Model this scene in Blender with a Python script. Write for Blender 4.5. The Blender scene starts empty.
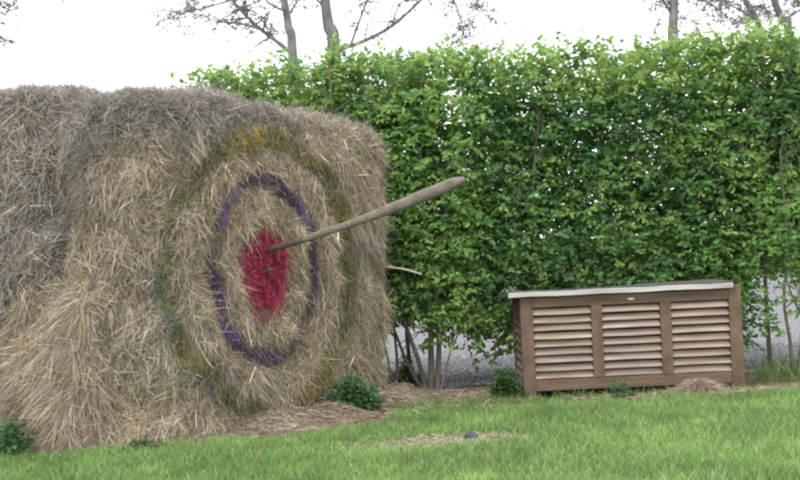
import bpy, math, random
import numpy as np

# ------------------------------------------------------------------ camera, sky, sun, exposure
sc = bpy.context.scene
col = sc.collection
F = 1150.0                       # focal length in photo pixels (photo is 800 wide)
ROLL = math.radians(2.6)
CZ = 1.5
PITCH = math.radians(0.35)
cam_d = bpy.data.cameras.new('camera'); cam = bpy.data.objects.new('camera', cam_d); col.objects.link(cam)
cam_d.sensor_width = 36.0; cam_d.lens = F / 800 * 36.0
cam_d.clip_start = 0.1; cam_d.clip_end = 2000
from mathutils import Matrix, Vector
_r = Vector((math.cos(ROLL), 0, -math.sin(ROLL))); _u = Vector((math.sin(ROLL), 0, math.cos(ROLL)))
_f = Vector((0, 1, 0))
_f2 = (_f * math.cos(PITCH) + _u * math.sin(PITCH)); _u2 = (_u * math.cos(PITCH) - _f * math.sin(PITCH))
cam.matrix_world = Matrix(((_r.x, _u2.x, -_f2.x, 0), (_r.y, _u2.y, -_f2.y, 0), (_r.z, _u2.z, -_f2.z, CZ), (0, 0, 0, 1)))
cam_d.dof.use_dof = True; cam_d.dof.focus_distance = 10.3; cam_d.dof.aperture_fstop = 5.0
sc.camera = cam

def at(px, py, Y):
    """world point on the plane y=Y seen at photo pixel px,py"""
    d = _f2 + _r * ((px - 400) / F) + _u2 * ((240 - py) / F)
    k = Y / d.y
    return np.array((d.x * k, Y, CZ + d.z * k))
def ground_at(px, py, z=0.0):
    d = _f2 + _r * ((px - 400) / F) + _u2 * ((240 - py) / F)
    k = (z - CZ) / d.z
    return np.array((d.x * k, d.y * k, z))

SUN_EL, SUN_AZ = math.radians(58), math.radians(-35)      # azimuth from behind the camera, to the left
w = bpy.data.worlds.new('World'); sc.world = w; w.use_nodes = True
nt = w.node_tree; nt.nodes.clear()
out = nt.nodes.new('ShaderNodeOutputWorld'); bg = nt.nodes.new('ShaderNodeBackground')
sky = nt.nodes.new('ShaderNodeTexSky'); sky.sky_type = 'NISHITA'; sky.sun_disc = False
sky.sun_elevation = SUN_EL; sky.sun_rotation = math.pi + SUN_AZ
mx = nt.nodes.new('ShaderNodeMix'); mx.data_type = 'RGBA'; mx.inputs[0].default_value = 0.86
tc = nt.nodes.new('ShaderNodeTexCoord'); nz = nt.nodes.new('ShaderNodeTexNoise'); nz.inputs['Scale'].default_value = 2.2
nz.inputs['Detail'].default_value = 4
cr = nt.nodes.new('ShaderNodeValToRGB')
cr.color_ramp.elements[0].position = 0.3; cr.color_ramp.elements[0].color = (12.5, 12.9, 13.8, 1)
cr.color_ramp.elements[1].position = 0.7; cr.color_ramp.elements[1].color = (15.5, 15.5, 15.6, 1)
nt.links.new(tc.outputs['Generated'], nz.inputs['Vector']); nt.links.new(nz.outputs['Fac'], cr.inputs['Fac'])
nt.links.new(sky.outputs['Color'], mx.inputs[6]); nt.links.new(cr.outputs['Color'], mx.inputs[7])
nt.links.new(mx.outputs[2], bg.inputs['Color']); nt.links.new(bg.outputs['Background'], out.inputs['Surface'])
bg.inputs['Strength'].default_value = 0.10
sl = bpy.data.lights.new('sun', 'SUN'); sl.energy = 1.1; sl.angle = math.radians(15); sl.color = (1, .97, .92)
so = bpy.data.objects.new('sun', sl); col.objects.link(so)
sdir = Vector((math.sin(SUN_AZ) * math.cos(SUN_EL), -math.cos(SUN_AZ) * math.cos(SUN_EL), math.sin(SUN_EL)))
so.rotation_euler = sdir.to_track_quat('Z', 'Y').to_euler()
sc.view_settings.view_transform = 'Standard'; sc.view_settings.look = 'None'
sc.view_settings.exposure = 0.90; sc.view_settings.gamma = 1
sc.view_settings.use_curve_mapping = False
sc.render.engine = 'CYCLES'
sc.cycles.max_bounces = 7; sc.cycles.diffuse_bounces = 5; sc.cycles.transmission_bounces = 4; sc.cycles.transparent_max_bounces = 4
sc.cycles.pixel_filter_type = 'GAUSSIAN'; sc.cycles.filter_width = 2.8

rng = np.random.default_rng(11)
R = random.Random(5)

# ------------------------------------------------------------------ helpers
def tag(o, label=None, cat=None, group=None, kind=None):
    if label: o['label'] = label
    if cat: o['category'] = cat
    if group: o['group'] = group
    if kind: o['kind'] = kind
    return o
def empty(name, loc, label, cat, group=None, kind=None):
    o = bpy.data.objects.new(name, None); col.objects.link(o); o.location = loc
    return tag(o, label, cat, group, kind)
def nrm(v): return v / np.maximum(np.linalg.norm(v, axis=-1, keepdims=True), 1e-9)

def _hash(i, j, k, seed):
    h = (i * 374761393 + j * 668265263 + k * 2147483647 + seed * 1274126177) & 0xffffffff
    h = ((h ^ (h >> 13)) * 1274126177) & 0xffffffff
    h = (h ^ (h >> 16)) & 0xffff
    return h / 65535.0
def vnoise(p, scale, seed=0):
    """value noise in -1..1 ; p (n,k) with k 2 or 3, scale in metres"""
    p = np.asarray(p, float) / scale
    if p.shape[1] == 2: p = np.c_[p, np.zeros(len(p))]
    f = np.floor(p).astype(np.int64); t = p - f; t = t * t * (3 - 2 * t)
    r = 0
    for a in (0, 1):
        for b in (0, 1):
            for c in (0, 1):
                wgt = (t[:, 0] if a else 1 - t[:, 0]) * (t[:, 1] if b else 1 - t[:, 1]) * (t[:, 2] if c else 1 - t[:, 2])
                r = r + wgt * _hash(f[:, 0] + a, f[:, 1] + b, f[:, 2] + c, seed)
    return r * 2 - 1

class MB:
    """collects vertices, quads / tris and one colour per vertex into ONE mesh"""
    def __init__(s): s.v = []; s.f = []; s.c = []; s.n = 0
    def add(s, v, f, c):
        v = np.asarray(v, float).reshape(-1, 3); f = np.asarray(f, int)
        c = np.asarray(c, float)
        if c.ndim == 1: c = np.tile(c[:3], (len(v), 1))
        s.v.append(v); s.f.append(f + s.n); s.c.append(c[:, :3]); s.n += len(v)
    def build(s, name, mat, parent=None, smooth=False, loc=None):
        me = bpy.data.meshes.new(name)
        v = np.concatenate(s.v); c = np.concatenate(s.c)
        if parent is not None:
            v = v - np.array(parent_world(parent))
        elif loc is not None: v = v - np.array(loc)
        counts = np.concatenate([np.full(len(f), f.shape[1]) for f in s.f if len(f)])
        loops = np.concatenate([f.ravel() for f in s.f if len(f)])
        me.vertices.add(len(v)); me.vertices.foreach_set('co', v.ravel().astype(np.float32))
        me.loops.add(len(loops)); me.loops.foreach_set('vertex_index', loops.astype(np.int32))
        me.polygons.add(len(counts)); st = np.concatenate([[0], np.cumsum(counts)[:-1]])
        me.polygons.foreach_set('loop_start', st.astype(np.int32))
        me.polygons.foreach_set('loop_total', counts.astype(np.int32))
        me.polygons.foreach_set('use_smooth', np.full(len(counts), smooth, bool))
        a = me.color_attributes.new('Col', 'FLOAT_COLOR', 'POINT')
        a.data.foreach_set('color', np.c_[c, np.ones(len(c))].ravel().astype(np.float32))
        me.materials.append(mat); me.update(calc_edges=True); me.validate()
        o = bpy.data.objects.new(name, me); col.objects.link(o)
        if parent is not None: o.parent = parent
        elif loc is not None: o.location = loc
        return o
def parent_world(o):
    p = Vector(o.location)
    while o.parent: o = o.parent; p += Vector(o.location)
    return p

def blades(mb, P, D, L, W, C, bend, nseg=2, tip=0.35, side=None):
    """ribbons: P root, D unit direction, L length, W width, C colour, bend (n,3) vector in units of L"""
    n = len(P)
    if side is None: side = rng.normal(size=(n, 3))
    S = nrm(np.cross(D, side))
    V = np.zeros((n, (nseg + 1) * 2, 3))
    for k in range(nseg + 1):
        t = k / nseg
        c = P + D * (L * t)[:, None] + bend * (L * t * t)[:, None]
        ww = (W * (1 - (1 - tip) * t ** 1.5))[:, None] * .5
        V[:, 2 * k] = c - S * ww; V[:, 2 * k + 1] = c + S * ww
    m = (nseg + 1) * 2
    base = np.arange(n) * m
    Fs = np.concatenate([np.stack([base + 2 * k, base + 2 * k + 1, base + 2 * k + 3, base + 2 * k + 2], 1) for k in range(nseg)])
    mb.add(V.reshape(-1, 3), Fs, np.repeat(C, m, axis=0))

def leaves(mb, P, D, U, L, W, C, fold=0.25):
    """folded leaves with six vertices: P base, D direction along the midrib, U up"""
    n = len(P); D = nrm(D); S = nrm(np.cross(D, U)); Nn = nrm(np.cross(S, D))
    L = L[:, None]; W = W[:, None]
    V = np.zeros((n, 6, 3))
    V[:, 0] = P
    V[:, 1] = P + D * L * .32 + S * W * .5 + Nn * W * fold
    V[:, 2] = P + D * L * .70 + S * W * .38 + Nn * W * fold * .6 - Nn * L * .04
    V[:, 3] = P + D * L - Nn * L * .12
    V[:, 4] = P + D * L * .70 - S * W * .38 + Nn * W * fold * .6 - Nn * L * .04
    V[:, 5] = P + D * L * .32 - S * W * .5 + Nn * W * fold
    b = np.arange(n) * 6
    Fs = np.concatenate([np.stack([b, b + 1, b + 2, b + 3], 1), np.stack([b, b + 3, b + 4, b + 5], 1)])
    mb.add(V.reshape(-1, 3), Fs, np.repeat(C, 6, axis=0))

def tube(mb, pts, rad, c, n=7, cap=True, flat=1.0, ref=None):
    pts = np.asarray(pts, float); rad = np.broadcast_to(np.asarray(rad, float), (len(pts),))
    m = len(pts); T = np.gradient(pts, axis=0) if m > 2 else np.tile(pts[-1] - pts[0], (m, 1))
    T = nrm(T); ref = np.array(ref) if ref is not None else np.array((.3, .9, .2)) if abs(T[0] @ np.array((.3, .9, .2))) < .9 else np.array((1., 0, 0))
    V = []
    for i in range(m):
        a = nrm(np.cross(T[i], ref)) * flat; b = np.cross(T[i], a) / flat
        for k in range(n):
            th = 2 * math.pi * k / n
            V.append(pts[i] + rad[i] * (a * math.cos(th) + b * math.sin(th)))
    Fs = [(i * n + k, i * n + (k + 1) % n, (i + 1) * n + (k + 1) % n, (i + 1) * n + k) for i in range(m - 1) for k in range(n)]
    nv = len(V); tri = []
    if cap:
        V.append(pts[0]); V.append(pts[-1])
        tri = [(nv, (k + 1) % n, k) for k in range(n)] + [(nv + 1, (m - 1) * n + k, (m - 1) * n + (k + 1) % n) for k in range(n)]
    cc = np.tile(np.asarray(c, float), (len(V), 1))
    mb.add(V, Fs, cc)
    if cap:
        off = mb.n - len(V)
        mb.f.append(np.asarray(tri) + off)

def curve_pts(P, n):
    """Catmull-Rom through control points"""
    P = [np.asarray(p, float) for p in P]
    if len(P) == 2: return np.array([P[0] + (P[1] - P[0]) * t for t in np.linspace(0, 1, n)])
    Q = [2 * P[0] - P[1]] + P + [2 * P[-1] - P[-2]]
    out = []
    for t in np.linspace(0, len(P) - 1, n):
        i = min(int(t), len(P) - 2); u = t - i; a, b, c, d = Q[i:i + 4]
        out.append(.5 * ((2 * b) + (c - a) * u + (2 * a - 5 * b + 4 * c - d) * u * u + (3 * b - a - 3 * c + d) * u ** 3))
    return np.array(out)

# ------------------------------------------------------------------ materials
def mat_attr(name, rough=.8, spec=.2, trans=0.0, bump=0.0, bscale=80, vary=0.0, vscale=30, stretch=None):
    m = bpy.data.materials.new(name); m.use_nodes = True; n = m.node_tree; p = n.nodes['Principled BSDF']
    a = n.nodes.new('ShaderNodeAttribute'); a.attribute_name = 'Col'
    p.inputs['Roughness'].default_value = rough; p.inputs['Specular IOR Level'].default_value = spec
    c = a.outputs['Color']
    tcx = n.nodes.new('ShaderNodeTexCoord'); mp = n.nodes.new('ShaderNodeMapping')
    n.links.new(tcx.outputs['Object'], mp.inputs['Vector'])
    if stretch: mp.inputs['Scale'].default_value = stretch
    if vary:
        t = n.nodes.new('ShaderNodeTexNoise'); t.inputs['Scale'].default_value = vscale; t.inputs['Detail'].default_value = 5
        n.links.new(mp.outputs['Vector'], t.inputs['Vector'])
        r = n.nodes.new('ShaderNodeMapRange'); r.inputs['From Min'].default_value = .3; r.inputs['From Max'].default_value = .7
        r.inputs['To Min'].default_value = 1 - vary; r.inputs['To Max'].default_value = 1 + vary
        n.links.new(t.outputs['Fac'], r.inputs['Value'])
        h = n.nodes.new('ShaderNodeVectorMath'); h.operation = 'SCALE'
        n.links.new(c, h.inputs[0]); n.links.new(r.outputs['Result'], h.inputs['Scale']); c = h.outputs[0]
    n.links.new(c, p.inputs['Base Color'])
    if bump:
        t = n.nodes.new('ShaderNodeTexNoise'); t.inputs['Scale'].default_value = bscale; t.inputs['Detail'].default_value = 6
        n.links.new(mp.outputs['Vector'], t.inputs['Vector'])
        b = n.nodes.new('ShaderNodeBump'); b.inputs['Strength'].default_value = bump; b.inputs['Distance'].default_value = .02
        n.links.new(t.outputs['Fac'], b.inputs['Height']); n.links.new(b.outputs['Normal'], p.inputs['Normal'])
    if trans:
        tr = n.nodes.new('ShaderNodeBsdfTranslucent'); ms = n.nodes.new('ShaderNodeMixShader'); ms.inputs[0].default_value = trans
        n.links.new(c, tr.inputs['Color']); n.links.new(p.outputs[0], ms.inputs[1]); n.links.new(tr.outputs[0], ms.inputs[2])
        n.links.new(ms.outputs[0], n.nodes['Material Output'].inputs['Surface'])
    return m
M_straw = mat_attr('straw', .75, .25, trans=.12)
M_leaf = mat_attr('leaf', .50, .3, trans=.5)
M_grass = mat_attr('grass', .5, .35, trans=.35)
M_bark = mat_attr('bark', .9, .15, bump=.8, bscale=30, vary=.35, vscale=14, stretch=(1, 1, .25))
M_shaft = mat_attr('weathered_wood', .8, .2, bump=.7, bscale=45, vary=.28, vscale=9)
M_wood = mat_attr('painted_slats', .75, .25, bump=.5, bscale=60, vary=.30, vscale=9, stretch=(.25, 1, 2.5))
M_wood_up = mat_attr('painted_frame', .75, .25, bump=.5, bscale=60, vary=.34, vscale=7, stretch=(1, 1, .6))
M_felt = mat_attr('roof_felt', .9, .2, bump=.5, bscale=90, vary=.25, vscale=6)
M_dark = mat_attr('dark_plastic', .5, .4)
M_stone = mat_attr('stone', .6, .3, bump=.4, bscale=60, vary=.2)

def mat_ground(name, c1, c2, c3, s1=3.0, s2=60.0, bump=.6, rough=.95, vor=None):
    m = bpy.data.materials.new(name); m.use_nodes = True; n = m.node_tree; p = n.nodes['Principled BSDF']
    p.inputs['Roughness'].default_value = rough; p.inputs['Specular IOR Level'].default_value = .15
    tcx = n.nodes.new('ShaderNodeTexCoord'); g = tcx.outputs['Object']
    a = n.nodes.new('ShaderNodeTexNoise'); a.inputs['Scale'].default_value = s1; a.inputs['Detail'].default_value = 6
    b = n.nodes.new('ShaderNodeTexVoronoi' if vor else 'ShaderNodeTexNoise'); b.inputs['Scale'].default_value = vor or s2
    n.links.new(g, a.inputs['Vector']); n.links.new(g, b.inputs['Vector'])
    r = n.nodes.new('ShaderNodeValToRGB'); r.color_ramp.elements[0].position = .35; r.color_ramp.elements[0].color = (*c1, 1)
    r.color_ramp.elements[1].position = .65; r.color_ramp.elements[1].color = (*c2, 1)
    n.links.new(a.outputs['Fac'], r.inputs['Fac'])
    mxx = n.nodes.new('ShaderNodeMix'); mxx.data_type = 'RGBA'
    sep = n.nodes.new('ShaderNodeSeparateColor') if vor else None
    if vor:
        n.links.new(b.outputs['Color'], sep.inputs[0]); n.links.new(sep.outputs[0], mxx.inputs[0])
    else:
        rr = n.nodes.new('ShaderNodeMapRange'); rr.inputs['From Min'].default_value = .4; rr.inputs['From Max'].default_value = .65
        n.links.new(b.outputs['Fac'], rr.inputs['Value']); n.links.new(rr.outputs['Result'], mxx.inputs[0])
    n.links.new(r.outputs['Color'], mxx.inputs[6]); mxx.inputs[7].default_value = (*c3, 1)
    n.links.new(mxx.outputs[2], p.inputs['Base Color'])
    bu = n.nodes.new('ShaderNodeBump'); bu.inputs['Strength'].default_value = bump; bu.inputs['Distance'].default_value = .02
    n.links.new(b.outputs['Distance' if vor else 'Fac'], bu.inputs['Height']); n.links.new(bu.outputs['Normal'], p.inputs['Normal'])
    return m
M_field = mat_ground('field_ground', (.07, .10, .03), (.12, .14, .06), (.10, .09, .05))
M_soil = mat_ground('soil', (.13, .09, .06), (.20, .15, .10), (.08, .06, .04), 4, 45)
M_lawn = mat_ground('lawn_ground', (.06, .11, .025), (.09, .15, .035), (.10, .10, .045), 5, 70)
M_gravel = mat_ground('gravel', (.10, .098, .10), (.16, .156, .16), (.25, .245, .25), 1.2, 45, 1.0, vor=38)

# ------------------------------------------------------------------ ground sheets
def sheet(name, poly, z, mat, label=None):
    me = bpy.data.meshes.new(name); me.from_pydata([(x, y, z) for x, y in poly], [], [tuple(range(len(poly)))])
    me.materials.append(mat); o = bpy.data.objects.new(name, me); col.objects.link(o)
    o['kind'] = 'structure'
    if label: o['label'] = label
    return o
sheet('field', [(-900, -60), (900, -60), (900, 1500), (-900, 1500)], 0, M_field)
def wavy(x0, x1, y, amp, seed, n=60):
    xs = np.linspace(x0, x1, n)
    return [(float(x), float(y(x) + amp * vnoise(np.array([[x, 0.]]), .45, seed)[0] + amp * .5 * vnoise(np.array([[x, 9.]]), .15, seed)[0])) for x in xs]
EDGE_X = [-8, -3.4, -1.9, -1.57, -1.2, -.58, -.25, .0, .6, 2.0, 3.6, 8]
EDGE_Y = [9.1, 9.0, 8.93, 8.96, 9.04, 9.32, 9.8, 10.5, 10.5, 10.35, 10.6, 11.3]
def lawn_edge(x):
    return float(np.interp(x, EDGE_X, EDGE_Y))
sheet('soil_strip', [(-12, 8.2), (12, 8.2), (12, 12.3)] + wavy(12, -12, lambda x: 12.15, .12, 3, 120), .004, M_soil)
sheet('lawn', [(-12, -6), (12, -6)] + wavy(12, -12, lawn_edge, .12, 8, 160), .008, M_lawn)
sheet('gravel_yard', wavy(-14, 22, lambda x: 12.1, .10, 5, 160) + [(22, 36), (-14, 36)], .012, M_gravel)

# ------------------------------------------------------------------ straw colours
TAN = np.array([(.53, .44, .30), (.45, .37, .25), (.67, .58, .43), (.34, .27, .18), (.20, .155, .105), (.57, .49, .365)])
GREY = np.array([(.34, .31, .275), (.27, .24, .215), (.44, .405, .365), (.20, .175, .155), (.33, .285, .24), (.37, .345, .32)])
def straw_cols(n, grey):
    """grey 0..1 weathering"""
    i = rng.integers(0, 6, n); g = (rng.random(n) < grey)
    c = np.where(g[:, None], GREY[i], TAN[i]); return c * rng.uniform(.62, 1.26, (n, 1))

class Bale:
    def __init__(s, poly, fil, H, rr, seed):
        s.H = H; s.rr = rr; s.seed = seed
        P = [np.array(p, float) for p in poly]; n = len(P); out = []
        for i in range(n):
            a, b, c = P[i - 1], P[i], P[(i + 1) % n]; r = fil[i]
            p0 = b + nrm(a - b) * r; p1 = b + nrm(c - b) * r
            for t in np.linspace(0, 1, 9): out.append((1 - t) ** 2 * p0 + 2 * t * (1 - t) * b + t * t * p1)
        out.append(out[0]); out = np.array(out)
        d = np.r_[0, np.cumsum(np.linalg.norm(np.diff(out, axis=0), axis=1))]
        s.len = d[-1]; m = int(s.len / .04); ss = np.linspace(0, s.len, m)
        s.s = ss; s.xy = np.c_[np.interp(ss, d, out[:, 0]), np.interp(ss, d, out[:, 1])]
        t = nrm(np.gradient(s.xy, axis=0)); s.nx = np.c_[t[:, 1], -t[:, 0]]
        s.c = np.mean(P, axis=0)
        s.flare = lambda s_: np.zeros_like(s_); s.hs = lambda s_: 1.0
    def prof(s, v):
        """v metres up the wall, over the rounded shoulder and inwards -> inward, z, top-ness"""
        h0 = s.H - s.rr; al = s.rr * math.pi / 2
        a = np.clip((v - h0) / al, 0, 1) * math.pi / 2
        inw = s.rr * (1 - np.cos(a)) + np.maximum(v - h0 - al, 0); z = np.where(v < h0, v, h0 + s.rr * np.sin(a))
        return inw, z, np.sin(a)
    def vmax(s): return s.H - s.rr + s.rr * math.pi / 2 + 2.2
    def at(s, u, v, extra=0.0):
        u = u % s.len
        x = np.interp(u, s.s, s.xy[:, 0]); y = np.interp(u, s.s, s.xy[:, 1])
        n2 = nrm(np.c_[np.interp(u, s.s, s.nx[:, 0]), np.interp(u, s.s, s.nx[:, 1])])
        inw, z, top = s.prof(v)
        p2 = np.c_[x, y]; d = s.c - p2; dl = np.linalg.norm(d, axis=1, keepdims=True); d = d / dl
        # shoulder goes straight in, the flat top runs to the middle
        sh = np.minimum(inw, s.rr)[:, None]; k = np.minimum(np.maximum(inw - s.rr, 0)[:, None], dl - s.rr)
        p = p2 - n2 * sh * .9 + d * k
        N = np.c_[n2 * np.sqrt(1 - top ** 2)[:, None], top]
        q = np.c_[p, z]
        disp = .075 * vnoise(q, .8, s.seed) + .045 * vnoise(q, .3, s.seed + 1) + .045 * vnoise(q, .13, s.seed + 2)
        disp = disp + s.flare(u) * np.clip(1 - z / .55, 0, 1) ** 2 + s.lean(u, z)
        q = q + N * (disp + extra)[:, None]
        q[:, 2] *= s.hs(u)
        q[:, 2] = np.maximum(q[:, 2], .0)
        return q, N, top
    def lean(s, u, z): return 0
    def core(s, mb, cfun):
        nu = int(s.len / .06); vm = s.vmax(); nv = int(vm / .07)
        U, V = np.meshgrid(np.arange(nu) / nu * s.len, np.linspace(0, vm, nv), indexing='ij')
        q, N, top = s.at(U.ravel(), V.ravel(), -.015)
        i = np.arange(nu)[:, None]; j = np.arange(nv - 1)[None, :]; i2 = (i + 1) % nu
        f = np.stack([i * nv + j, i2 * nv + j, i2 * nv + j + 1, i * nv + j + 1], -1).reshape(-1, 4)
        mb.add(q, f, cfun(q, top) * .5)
    def sample(s, n, dens):
        u = rng.random(n) * s.len; v = rng.random(n) * (s.vmax() - 1.0)
        q, N, top = s.at(u, v)
        view = nrm(np.array((0, 0, 1.5)) - q); vis = np.sum(view * N, 1)
        keep = (vis > -.25) | (rng.random(n) < .12) | ((top > .5) & (q[:, 1] < 10.6))
        keep &= rng.random(n) < dens(q)
        return u[keep], v[keep], q[keep], N[keep], top[keep]
    def straw_dirs(s, u, q, N, top, spread=.7, comb=1.0):
        T = np.c_[-N[:, 1], N[:, 0], np.zeros(len(N))]; T = nrm(T + 1e-6)
        Dn = np.cross(T, N); Dn = np.where((Dn[:, 2:] > 0), -Dn, Dn)
        uv = np.c_[u, q[:, 2]]
        th = comb * vnoise(uv, .34, s.seed + 5) + 1.0 * vnoise(uv, .11, s.seed + 6) + rng.normal(0, spread, len(u))
        wild = rng.random(len(u)) < .5
        th = np.where(wild, rng.uniform(-math.pi, math.pi, len(u)), th)
        outw = np.abs(rng.normal(0, .38, len(u))) + .04
        d = nrm(Dn * np.cos(th)[:, None] + T * np.sin(th)[:, None] + N * outw[:, None])
        rim = np.clip((top - .05) * 2.5, 0, 1)[:, None]
        return nrm(d * (1 - rim) + rim * (rng.normal(0, .8, d.shape) + np.array((0, -.1, .45))))

# ------------------------------------------------------------------ the big target bale
TB = Bale([(-2.68, 9.36), (-1.85, 9.06), (-.13, 11.40), (-.75, 11.86), (-2.7, 11.8)], [.2, .42, .22, .25, .2], 2.84, .2, 21)
C1 = np.array((-1.85, 9.06)); C2 = np.array((-.13, 11.40)); FT = nrm(C2 - C1); FN = np.array((FT[1], -FT[0]))
# arclength of the painted centre (seen at photo pixel 262, 268)
def face_hit(px, py):
    d = _f2 + _r * ((px - 400) / F) + _u2 * ((240 - py) / F)
    k = (C1 @ FN) / (d.x * FN[0] + d.y * FN[1]); return np.array((d.x * k, d.y * k, CZ + d.z * k))
ctr = face_hit(262, 268)
U0 = float(TB.s[np.argmin(np.linalg.norm(TB.xy - ctr[:2], axis=1))]); Z0 = float(ctr[2])
TB.flare = lambda u: .20 * np.clip(1 - np.abs(u - (U0 - 1.3)) / 1.6, 0, 1)
def _lean(u, z):
    near = np.exp(-((u - (U0 + 1.75)) / .5) ** 2)
    return near * (.14 * (z / 2.8) - .09) + .03 * np.sin(z / 2.84 * math.pi)
TB_lean0 = _lean
def _lean_groove(u, z):
    a = u - U0; b = z - Z0; r_ = np.hypot(a / np.where(a < 0, .82, .92), b)
    return _lean(u, z) + (np.abs(a) < 2) * (-.02 * np.exp(-((r_ - .78) / .07) ** 2) - .018 * np.exp(-((r_ - 1.24) / .08) ** 2) - .03 * np.exp(-(r_ / .3) ** 2) + .035 * np.exp(-((r_ - .56) / .12) ** 2) + .03 * np.exp(-((r_ - 1.0) / .12) ** 2))
TB.lean = _lean_groove
TB.hs = lambda u: np.interp(u - U0, [-1.6, -.6, .6, 1.3, 1.9, 2.6], [1, .995, .965, .935, .895, .90])
def grey_t(q): return np.clip(.16 + .9 * np.clip((q[:, 2] - 2.3) / .45, 0, 1) + .35 * vnoise(q, .7, 90) + .5 * np.clip((-2.15 - q[:, 0]) / .5, 0, 1) * np.clip((q[:, 2] - 1.1) / 1., 0, 1), .08, .97)
bale = empty('straw_bale', (-1.9, 10.3, 0), 'big tan straw bale painted with a round target, a long wooden shaft stuck in it', 'straw bale')
u, v, q, N, top = TB.sample(470000, lambda q: np.where(q[:, 2] > -1, 1, 1))
du = u - U0; dz = q[:, 2] - Z0
jit = .035 * vnoise(np.c_[u, q[:, 2]], .16, 61) + rng.normal(0, .014, len(u))
r0_ = np.hypot(du, dz); sL = np.interp(r0_, [0, .75, 1.2], [.82, .84, .78]); sR = np.interp(r0_, [0, .75, 1.2], [.82, .84, .98])
rad = np.sqrt((du / np.where(du < 0, sL, sR)) ** 2 + dz ** 2) + jit
ang = np.arctan2(dz, du)
cov = vnoise(np.c_[u, q[:, 2]], .22, 62) * .5 + .5
onface = np.abs(du) < 1.9
is_b = onface & (np.sqrt((du / .8) ** 2 + (dz - .0) ** 2) + jit * .5 < .335) & (rng.random(len(u)) < .95)
is_b |= onface & (np.hypot(du / .8, dz + .05) < .43) & (rng.random(len(u)) < .16)
is_i = onface & (np.abs(rad - .77) < .042 + .026 * (cov - .5)) & (rng.random(len(u)) < .50 + .65 * cov)
rad_o = np.sqrt((du / np.where(du < 0, sL * 1.10, sR * 1.03)) ** 2 + (dz + .045) ** 2) + jit * 1.3
is_o = onface & (np.abs(rad_o - 1.19) < .055 + .05 * (cov - .5)) & (rng.random(len(u)) < .58 + .5 * cov)
# extra dab of yellow paint at the top of the outer ring and a blue-green streak left of it
dab = onface & (np.hypot(du + .02, (dz - 1.15)) < .075) & (rng.random(len(u)) < .85)
teal = onface & (np.abs(rad - 1.35) < .035) & (du < 0) & (dz < .05) & (dz > -.95) & (rng.random(len(u)) < .4)
is_o = (is_o | dab | teal) & ~is_b
D = TB.straw_dirs(u, q, N, top)
n = len(u)
L = rng.uniform(.05, .17, n) * np.where(rng.random(n) < .08, 1.8, 1); W = rng.uniform(.0024, .0065, n) * np.where(rng.random(n) < .5, 1, .7)
P = q + N * (rng.uniform(-.03, .04, n) + .02 * vnoise(q, .10, 143))[:, None] - D * (L * .3)[:, None]
low = q[:, 2] < .6
L = np.where(low & (rng.random(n) < .5), L * 1.35, L)
C = straw_cols(n, grey_t(q))
fat = rng.random(n) < .06; C[fat] *= 1.3; W = np.where(fat, W * 1.25, W); P = P + N * (fat * .012)[:, None]
C *= (1 + .22 * vnoise(q, .22, 140) + .20 * vnoise(q, .09, 141))[:, None]
moss = (rng.random(n) < np.clip(vnoise(q, .5, 44) - .25, 0, 1) * .35); C[moss] *= (.8, .95, .55)
bend = np.c_[rng.normal(0, .12, (n, 2)), -rng.uniform(.02, .35, n)]
painted = is_b | is_i | is_o
body = MB()
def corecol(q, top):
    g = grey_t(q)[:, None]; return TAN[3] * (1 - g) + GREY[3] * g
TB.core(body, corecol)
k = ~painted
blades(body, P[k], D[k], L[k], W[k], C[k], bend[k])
body.build('body', M_straw, bale)
def painted_part(mask, cf, name, label=None, out_=.045):
    m = MB(); i = np.where(mask)[0]
    c = cf(i) * rng.uniform(.7, 1.2, (len(i), 1))
    Lm = np.minimum(L[i], .12)
    blades(m, P[i] + N[i] * out_ + D[i] * (L[i] * .3 - Lm * .5)[:, None], D[i], Lm, W[i] * 1.25, c, bend[i])
    o = m.build(name, M_straw, bale)
    if label: o['label'] = label
def cb(i):
    c = np.tile((.37, .032, .09), (len(i), 1)); k = rng.random(len(i)); c[k < .16] = (.60, .16, .20); c[k > .88] = (.22, .015, .04); return c
def ci(i):
    c = np.tile((.075, .052, .095), (len(i), 1)); br = (vnoise(np.c_[u[i], q[i, 2]], .3, 77) > .1); c[br] = (.13, .075, .21)
    k = rng.random(len(i)); c[k < .12] = (.30, .24, .24); return c
def co(i):
    g = vnoise(np.c_[u[i], q[i, 2]], .35, 70)
    c = np.tile((.25, .215, .09), (len(i), 1)); c[g < -.05] = (.18, .175, .09); c[g > .6] = (.29, .24, .09)
    c[dab[i]] = (.42, .32, .065); c[teal[i]] = (.10, .17, .15); return c
painted_part(is_o & ~is_i, co, 'outer_ring', 'patchy olive yellow painted outer ring')
painted_part(is_i & ~is_b, ci, 'inner_ring', 'patchy dark purple painted ring')
painted_part(is_b, cb, 'bullseye', 'crimson painted centre')
# pale binding twine round the foot of the front
us = np.linspace(U0 - 2.15, U0 - 1.25, 26); qq, NN, _ = TB.at(us, np.full(26, .62), .035)
m = MB(); tube(m, qq + np.c_[np.zeros((26, 2)), .015 * np.sin(np.linspace(0, 5, 26))], .007, (.55, .47, .36), 5); m.build('twine', M_straw, bale)

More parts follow.
